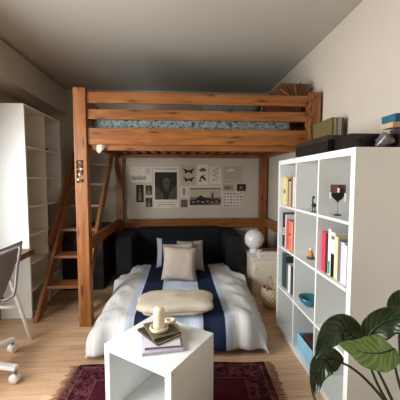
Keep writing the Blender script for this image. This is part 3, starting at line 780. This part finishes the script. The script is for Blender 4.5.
# ------------------------------------------------------------------ white cube shelf unit
KX, KX1, KY, KY1, KH = .857, 1.247, 1.393, 2.513, 1.47
fo = .038; ti = .016; chh = (KH - 2 * fo - 3 * ti) / 4; cww = (KY1 - KY - 2 * fo - 2 * ti) / 3
ku = thing('cube_shelf_unit', 'large white twelve-compartment cube shelf unit along the right wall', 'shelf unit', ((KX + KX1) / 2, (KY + KY1) / 2, 0))
for y in (KY, KY1 - fo): box1((KX, y, 0), (KX1, y + fo, KH), .002).build('side_panel', M['white'], ku)
box1((KX, KY + fo, KH - fo), (KX1, KY1 - fo, KH), .002).build('top_panel', M['white'], ku)
box1((KX, KY + fo, 0), (KX1, KY1 - fo, fo), .002).build('bottom_panel', M['white'], ku)
shz = [fo + k * (chh + ti) for k in range(4)]          # floor of each row of compartments, bottom row first
for k in (1, 2, 3): box1((KX + .001, KY + fo, shz[k] - ti), (KX1 - .001, KY1 - fo, shz[k]), .001).build('shelf', M['white'], ku)
cy0 = [KY + fo + k * (cww + ti) for k in range(3)]     # near edge of each column, nearest first
for k in (1, 2):
    for z_ in shz: box1((KX + .001, cy0[k] - ti, z_), (KX1 - .001, cy0[k], z_ + chh), .001).build('divider', M['white'], ku)

# books: list from the far side towards the camera
def row_books(items, y_far, z_, group, x0=KX + .03):
    y = y_far
    for it in items:
        lab, w_, h_, d_, mm = it[:5]; det = it[5] if len(it) > 5 else None; xo = it[6] if len(it) > 6 else 0
        y -= w_ + .0012
        book('book', lab, 'book', (x0 + xo, y, z_ + .0003), w_, d_, h_, mm, group, 0, M['paper'], 0, det)
    return y
g_ = 'books in the shelf unit'
W_ = M['paper']
row_books([('cream book farthest left in the top far compartment', .052, .235, .20, cmat(226, 206, 150), [(.42, .55, cmat(120, 96, 60), 'spine_label')]),
           ('pale yellow book second in the top far compartment', .048, .225, .20, cmat(214, 196, 140)),
           ('dark olive book with a narrow spine in the top far compartment', .018, .215, .2, cmat(92, 84, 56)),
           ('tan paperback in the top far compartment beside the olive book', .05, .20, .18, cmat(200, 168, 130)),
           ('greyish paperback with brown top in the top far compartment', .035, .235, .18, cmat(120, 104, 88)),
           ('pinkish white book nearest in the top far compartment', .045, .235, .2, cmat(226, 206, 204))], cy0[2] + cww - .006, shz[3], g_)
row_books([('tall dark blue book with white spine lettering, second row', .06, .285, .22, cmat(26, 38, 58), [(.34, .40, W_, 'spine_letter'), (.43, .47, W_, 'spine_letter'), (.5, .55, W_, 'spine_letter')]),
           ('narrow tall white book beside the dark blue one, second row', .024, .275, .22, cmat(222, 220, 216)),
           ('coral red book in the second row far compartment', .06, .235, .18, cmat(208, 92, 84)),
           ('salmon book next to the coral one in the second row', .05, .232, .18, cmat(224, 124, 100), [(.5, .56, cmat(130, 50, 40), 'spine_label')]),
           ('orange-pink book nearest in the second row far compartment', .03, .23, .18, cmat(226, 150, 120))], cy0[2] + cww - .004, shz[2], g_)
MB().box((1.12, cy0[2] + .03, shz[2]), (1.235, cy0[2] + .24, shz[2] + .28), .004).build_thing('file_box', M['black_matte'], 'black file box behind the coral and salmon books', 'box', (1.1, cy0[2] + .15, shz[2]))
row_books([('tall dark green book farthest left in the third row', .055, .29, .22, cmat(40, 76, 74)),
           ('dark teal book next to the tall green one, third row', .045, .28, .22, cmat(34, 62, 62)),
           ('grey-violet book in the third row far compartment', .04, .225, .2, cmat(110, 92, 98)),
           ('white book in the third row far compartment', .055, .225, .2, cmat(232, 228, 226)),
           ('dark grey book nearest in the third row far compartment', .035, .225, .2, cmat(60, 64, 64))], cy0[2] + cww - .008, shz[1], g_)
MB().box((.93, cy0[2] + .02, shz[1] + .2255), (1.10, cy0[2] + .13, shz[1] + .262), .004).build_thing('book', M['black_matte'], 'black book lying flat on the white and grey books, third row', 'book', (1.0, cy0[2] + .07, shz[1] + .2255), g_)
row_books([('raspberry pink book farthest in the nearest compartment of books', .045, .245, .18, cmat(204, 58, 88)),
           ('dark maroon book beside the raspberry pink one', .03, .245, .18, cmat(66, 36, 44)),
           ('tall white book with a green foot in the nearest compartment', .028, .275, .2, cmat(234, 232, 226), [(.02, .3, cmat(60, 150, 96), 'spine_band')]),
           ('white-over-black book in the nearest compartment', .048, .262, .2, cmat(230, 228, 224), [(.0, .52, M['black_matte'], 'spine_band'), (.84, .92, M['ink_mid'], 'spine_mark')]),
           ('pale yellow book beside the white-over-black one', .03, .245, .18, cmat(224, 210, 152)),
           ('slate grey book in the nearest compartment', .03, .23, .18, cmat(112, 108, 116)),
           ('pale lilac book nearest the white side panel', .035, .225, .2, cmat(206, 202, 216)),
           ('white book at the near end of the compartment', .02, .215, .2, cmat(228, 224, 224))], cy0[0] + cww - .004, shz[2], g_)
# small bird figurine, top row middle
fg = thing('bird_figurine', 'small dark long-legged bird figurine in the top middle compartment', 'figurine', (.885, 1.885, shz[3]))
c0 = V((.885, 1.885, shz[3]))
t = MB(); t.ball(c0 + V((0, 0, .045)), .018, 14, (.8, 1.15, .85)); t.tube([c0 + V((0, .012, .052)), c0 + V((0, .02, .075)), c0 + V((0, .012, .095))], [.006, .005, .006], 8); t.ball(c0 + V((0, .006, .098)), .009, 10)
t.build('body', M['black'], fg)
for s2 in (-.008, .008): MB().tube([c0 + V((s2, 0, .034)), c0 + V((s2, 0, .002))], .0025, 6).build('leg', M['black'], fg)
MB().lathe(c0 + V((0, -.0, 0)), [(.02, 0), (.02, .003)], 14).build('base', M['black'], fg)
# heart on a stem with photo and ribbons, top row nearest
ht = thing('heart_ornament', 'dark heart ornament on a thin stand with a photo in the top near compartment', 'ornament', (.945, 1.70, shz[3]))
c0 = V((.945, 1.70, shz[3])); rt = Matrix.Translation(c0) @ Matrix.Rotation(R(-28), 4, 'Z')
def hb(lo, hi, nm, mat, bev=.002): return MB().box(lo, hi, bev, rt).build(nm, mat, ht)
MB().lathe(c0, [(.022, 0), (.022, .005), (.004, .008)], 18).build('base', M['black'], ht)
MB().tube([c0 + V((0, 0, .006)), c0 + V((0, 0, .09))], .0018, 8).build('stand', M['greymetal'], ht)
hp = []
for k in range(26):
    a = 2 * math.pi * k / 26; hp.append((.0022 * 16 * math.sin(a) ** 3 * .95, .112 + .0022 * (13 * math.cos(a) - 5 * math.cos(2 * a) - 2 * math.cos(3 * a) - math.cos(4 * a))))
t = MB(); t.prism(hp, 1, -.012, .006, .002); bmesh.ops.transform(t.bm, matrix=rt, verts=t.bm.verts); t.build('heart', M['black'], ht)
hb((-.042, .008, .115), (.042, .011, .185), 'photo', cmat(86, 62, 58))
hb((-.022, -.013, .135), (.0, -.010, .178), 'ribbon', cmat(110, 56, 52)); hb((.034, -.011, .085), (.044, -.007, .135), 'ribbon', W_); hb((-.046, -.011, .10), (-.037, -.007, .14), 'ribbon', W_); hb((-.004, -.015, .138), (.008, -.012, .165), 'ribbon', W_)
# little figurine, second row middle
f2 = thing('seated_figurine', 'tiny orange and white seated figurine in the second row middle compartment', 'figurine', (.935, 2.02, shz[2]))
c0 = V((.935, 2.02, shz[2]))
MB().lathe(c0, [(.026, 0), (.027, .008), (.024, .016)], 16).build('base', cmat(70, 74, 86), f2)
MB().lathe(c0, [(.02, .0165), (.022, .03), (.016, .05), (.008, .06)], 16).build('body', cmat(206, 140, 60), f2)
MB().ball(c0 + V((0, 0, .070)), .013, 14).build('head', cmat(228, 214, 196), f2)
# teal bowl, third row middle
tb = MB(); tb.lathe((.945, 2.04, shz[1]), [(.035, 0), (.04, .006), (.066, .03), (.078, .062), (.074, .063), (.06, .032), (.034, .012), (.001, .01)], 32)
tb.build_thing('bowl', M['teal'], 'teal glazed bowl in the third row middle compartment', 'bowl', (.945, 2.04, shz[1]))
# light blue box, bottom row middle
bb = thing('storage_box', 'light blue open card box in the bottom middle compartment', 'box', (.97, 1.98, shz[0]))
for lo, hi in (((.88, 1.84, 0), (.884, 2.085, .125)), ((1.12, 1.84, 0), (1.124, 2.085, .125)), ((.884, 1.84, 0), (1.12, 1.844, .125)), ((.884, 2.081, 0), (1.12, 2.085, .125))):
    box1((lo[0], lo[1], shz[0] + .001), (hi[0], hi[1], shz[0] + hi[2]), .001).build('side', M['lightblue'], bb)
box1((.884, 1.844, shz[0] + .001), (1.12, 2.081, shz[0] + .006), .001).build('bottom', M['lightblue'], bb)
wf = MB()
for k in range(3): wf.prism([(1.87 + .05 * k, .09), (1.9 + .05 * k, .11), (1.88 + .05 * k, .13)], 0, .8792, .8805)
bmesh.ops.translate(wf.bm, verts=wf.bm.verts, vec=(0, 0, .0)); wf.build('print', cmat(176, 214, 232), bb)
MB().box((.90, 1.87, shz[0] + .007), (1.09, 2.03, shz[0] + .15), .012).build_thing('leather_pouch', cmat(74, 40, 36), 'dark brown pouch sticking out of the light blue box', 'pouch', (1.0, 1.95, shz[0] + .007))
# ------------------------------------------------------------------ on top of the shelf unit
tt = thing('record_player', 'flat black record player on top of the white shelf unit', 'record player', (1.03, 1.92, KH))
box1((.866, 1.69, KH + .008), (1.14, 2.17, KH + .072), .005).build('plinth', M['black'], tt)
box1((.872, 1.70, KH + .0725), (1.135, 2.165, KH + .104), .004).build('lid', M['lid'], tt)
for x in (.89, 1.115):
    for y in (1.72, 2.14): MB().lathe((x, y, KH), [(.012, 0), (.014, .008)], 14).build('foot', M['rubber'], tt)
am = thing('amplifier', 'low black hi-fi box near the end of the shelf unit beside the record player', 'amplifier', (1.13, 1.58, KH))
box1((.90, 1.51, KH + .004), (1.24, 1.675, KH + .084), .004).build('body', M['black'], am)
for x in (.95, 1.0, 1.05): MB().lathe((x, 1.507, KH + .045), [(.011, -.004), (.01, .006)], 14, Matrix.Rotation(R(90), 4, 'X')).build('knob', M['black_matte'], am)
for x in (1.02, 1.22): MB().lathe((x, 1.52, KH), [(.01, 0), (.01, .004)], 12).build('foot', M['rubber'], am)
g_ = 'records on the shelf unit'
x = 1.150
for lab, th, mm in (('record with a yellow-green cover facing the room behind the record player', .018, cmat(104, 92, 56)),
                    ('brown-spined record next to the yellow-green one', .014, cmat(92, 76, 52)),
                    ('grey-spined record in the middle of the row', .016, cmat(120, 112, 96)),
                    ('dark brown record fourth in the row', .013, cmat(64, 52, 40)),
                    ('tan-spined record fifth in the row', .014, cmat(140, 118, 84)),
                    ('dark grey record nearest the wall', .016, cmat(76, 74, 66))):
    o = thing('record', lab, 'record', (x, 2.19, KH), g_)
    MB().box((0, 0, 0), (th, .31, .31), .001).build('sleeve', mm, o, world=False)
    MB().box((.002, -.0015, .004), (th - .002, .0005, .306), 0).build('inner_sleeve', cmat(170, 160, 140) if th < .015 else mm, o, world=False)
    x += th + .0008
# game boxes and folded things at the near end
MB().box((1.098, 1.42, KH), (1.13, 1.49, KH + .098), .004).build_thing('pouch', cmat(60, 52, 58), 'small dark pouch at the near end under the blue box', 'pouch', (1.11, 1.45, KH))
t = MB(); t.pillow(.10, .085, .06, Matrix.Translation((1.045, 1.452, KH + .036)) @ Matrix.Rotation(R(35), 4, 'Z') @ Matrix.Rotation(R(40), 4, 'X'), 12, .016, 31)
t.build_thing('crumpled_bag', plain('glossy_bag', rgb(92, 84, 88), 0.2, 0.6, .4, 30), 'crumpled shiny grey bag at the near end of the shelf unit', 'bag', (1.045, 1.452, KH))
vb = thing('book', 'violet and white book standing below the blue box', 'book', (1.10, 1.42, KH))
box1((1.135, 1.415, KH), (1.165, 1.50, KH + .098), .002).build('cover', cmat(64, 52, 120), vb); box1((1.166, 1.417, KH), (1.18, 1.50, KH + .096), .001).build('pages', W_, vb)
MB().box((1.185, 1.415, KH), (1.27, 1.50, KH + .098), .004).build_thing('storage_box', cmat(30, 36, 66), 'navy box at the end of the shelf unit by the wall', 'box', (1.2, 1.45, KH))
gb = thing('game_box', 'blue and tan game box lying tilted across the things at the near end', 'box', (1.05, 1.455, KH + .0995))
gb.rotation_euler = (0, R(-4), 0)
MB().box((.0, -.05, 0), (.22, .045, .026), .003).build('base', cmat(184, 156, 120), gb, world=False)
ld2 = MB().box((.012, -.052, .0265), (.222, .047, .066), .003).build('lid', cmat(36, 88, 112), gb, world=False)
MB().box((.04, -.0528, .040), (.19, -.0515, .054), 0).build('print', cmat(120, 168, 190), ld2, world=False)

# ------------------------------------------------------------------ rug, cube table and what is on it
rg = thing('rug', 'dark red patterned rug with a pale fringe under the white cube table', 'rug', (-.075, 1.475, 0), None, R(-2.2))
t = MB(); t.grid(lambda u, v: V((-RW / 2 + RW * u, -RL / 2 + RL * v + .006 * math.sin(u * 19) * (1 if v > .99 else 0), .010)), 40, 36, lambda a, b_, co: (a * RW, b_ * RL))
t.build('pile', M['rug'], rg, world=False, solid=.0095)
rn = random.Random(4)
for sg in (-1, 1):
    t = MB()
    for k in range(70):
        y = -RL / 2 + .01 + k * (RL - .02) / 69; x0_ = sg * RW / 2; l_ = .05 + .02 * rn.random(); dy_ = .018 * (rn.random() - .5)
        t.tube([(x0_, y, .006), (x0_ + sg * l_ * .5, y + dy_ * .3, .009), (x0_ + sg * l_, y + dy_, .004)], [.004, .0035, .002], 5)
    f = t.build('fringe', M['fringe'], rg, world=False, label='pale knotted fringe'); f['kind'] = 'stuff'

N_, L_, R_ = V((-.044, 1.314)), V((-.407, 1.587)), V((.193, 1.646))
ang = math.atan2(R_.y - N_.y, R_.x - N_.x)
TA, TB, TH = .408, .454, .408; tz = .0115; tk = .038
tbx = thing('cube_table', 'white open cube side table standing on the red rug', 'table', (N_.x, N_.y, tz), None, ang)
# local: x along N->R (0..TA), y along N->L (0..TB); the open side is x = 0
def tpart(lo, hi, nm): return MB().box(lo, hi, .002).build(nm, M['white'], tbx, world=False)
tpart((0, 0, TH - tk), (TA, TB - tk, TH), 'top_panel')
tpart((0, 0, 0), (TA, tk, TH - tk), 'side_panel'); tpart((0, TB - tk + .0016, 0), (TA, TB, TH), 'side_panel')
tpart((0, tk, 0), (TA, TB - tk, tk), 'bottom_panel')
tz1 = tz + TH
MB().lathe((.012, -.0004, TH - .022), [(.0035, -.0006), (.0035, .0006)], 10, Matrix.Rotation(R(90), 4, 'X')).build('screw_hole', M['black_matte'], tbx, world=False)
# magazines and books under the candle
g_ = 'books on the cube table'; cx, cy = -.105, 1.592
z_ = tz1 + .0005
flat('magazine', 'large lavender and white magazine at the bottom of the table stack', 'magazine', (cx, cy, z_), .215, .27, .016, cmat(188, 184, 206), g_, R(8)); z_ += .0165
flat('book', 'white book second from the bottom of the table stack', 'book', (cx + .006, cy - .002, z_), .185, .235, .016, cmat(206, 200, 200), g_, R(4), cmat(120, 112, 116)); z_ += .0165
flat('book', 'dark book with cream page edges turned askew in the table stack', 'book', (cx - .012, cy + .012, z_), .16, .20, .014, cmat(58, 52, 40), g_, R(38), M['wax']); z_ += .0145
flat('book', 'olive grey book on top of the table stack under the candle dish', 'book', (cx - .002, cy + .02, z_), .15, .185, .012, cmat(96, 86, 66), g_, R(24), cmat(90, 80, 64)); z_ += .0125
dc = MB(); dc.lathe((cx - .012, cy - .004, z_), [(.040, 0), (.050, .006), (.053, .016), (.050, .024), (.046, .024), (.045, .016), (.04, .011), (.001, .011)], 28)
dc.build_thing('candle_dish', M['ceramic'], 'round cream dish under the candle on the book stack', 'dish', (cx - .012, cy - .004, z_))
cd = thing('candle', 'thick ivory pillar candle on the cream dish', 'candle', (cx - .012, cy - .004, z_ + .0115))
MB().lathe((cx - .012, cy - .004, z_ + .0115), [(.030, 0), (.0315, .003), (.0315, .098), (.029, .108), (.020, .116), (.008, .119), (.001, .118)], 28).build('wax', M['wax'], cd)
MB().tube([(cx - .012, cy - .004, z_ + .129), (cx - .011, cy - .004, z_ + .137)], .0012, 6).build('wick', M['black_matte'], cd)
rc = MB(); rc.lathe((cx + .047, cy + .075, z_), [(.024, 0), (.033, .004), (.035, .012), (.031, .02), (.018, .02), (.014, .013), (.001, .012)], 24)
rc.build_thing('tealight_holder', M['ceramic'], 'small round cream tealight holder behind the candle', 'candle holder', (cx + .047, cy + .075, z_))

# ------------------------------------------------------------------ houseplant at the lower right
PX, PY = 1.0, 1.08
pt = thing('houseplant', 'large-leaved green houseplant standing in front of the shelf unit', 'plant', (PX, PY, 0))
MB().lathe((PX, PY, 0), [(.10, 0), (.105, .01), (.13, .24), (.135, .26), (.125, .26), (.12, .225), (.001, .225)], 32).build('pot', M['pot'], pt)
MB().lathe((PX, PY, .2255), [(.118, 0), (.10, .012), (.001, .02)], 24).build('soil', M['soil'], pt)
def bez(a, b_, c_, t): return (1 - t) ** 2 * a + 2 * t * (1 - t) * b_ + t * t * c_
def leaf(base, midp, tip, nrm, width, mat, fold=.25, wob=.008, seed=0, stem_ctrl=None, root=None):
    base, midp, tip, nrm = V(base), V(midp), V(tip), V(nrm).normalized()
    def fn(u, v):
        p = bez(base, midp, tip, v); d = (bez(base, midp, tip, min(1, v + .01)) - bez(base, midp, tip, max(0, v - .01))).normalized()
        lat = d.cross(nrm).normalized(); up = lat.cross(d)
        s_ = 2 * u - 1
        wv = width / 2 * (math.sin(math.pi * min(1, v ** .72 * 1.0)) ** .72 if 0 < v < 1 else 0.0) * (1 - .15 * v) + .0008
        return p + lat * s_ * wv + up * (fold * wv * (s_ * s_) - fold * wv * .3 + wob * math.sin(v * 15 + seed + s_ * 1.2) * abs(s_))
    t = MB(); t.grid(fn, 16, 26); lf = t.build('leaf', mat, pt, solid=.0018)
    if root is not None:
        root = V(root); ctrl = V(stem_ctrl); pts = [bez(root, ctrl, base, i / 14) for i in range(15)]
        rib = [bez(base, midp, tip, i / 10) - nrm * .003 for i in range(1, 9)]
        MB().tube(pts + rib, [.0075 - .0035 * i / 14 for i in range(15)] + [.0036 - .0004 * i for i in range(8)], 8).build('stem', M['stem'], pt)
    return lf
#LEAVES
leaf((.765, 1.16, .60), (.645, 1.12, .795), (.520, 1.06, .62), (-.35, -.8, .45), .125, M['leaf_dark'], .25, .008, 0, (.80, 1.13, .60), (.93, 1.06, .24))
leaf((.640, 1.08, .585), (.525, 1.06, .665), (.500, 1.02, .485), (-.3, -.85, .35), .092, M['leaf_dark'], .3, .008, 1, (.715, 1.00, .59), (.93, 1.00, .24))
leaf((.885, 1.12, .61), (.735, 1.02, .63), (.570, .98, .722), (-.1, -.80, .55), .135, M['leaf_light'], .2, .009, 2, (.870, 1.10, .48), (.98, 1.04, .24))
leaf((.815, 1.2, .60), (.875, 1.18, .76), (1.03, 1.10, .72), (-.25, -.85, .4), .12, M['leaf_dark'], .35, .008, 3, (.79, 1.14, .46), (.96, 1.10, .24))
leaf((.985, 1.22, .70), (.95, 1.22, .78), (1.06, 1.14, .85), (-.3, -.8, .4), .11, M['leaf_dark'], .3, .006, 4, (.93, 1.16, .45), (1.02, 1.12, .24))
leaf((1.06, 1.02, .56), (1.16, .95, .66), (1.22, .86, .52), (.1, -.6, .8), .13, M['leaf_dark'], .3, .006, 5, (1.02, 1.02, .45), (1.03, 1.06, .24))
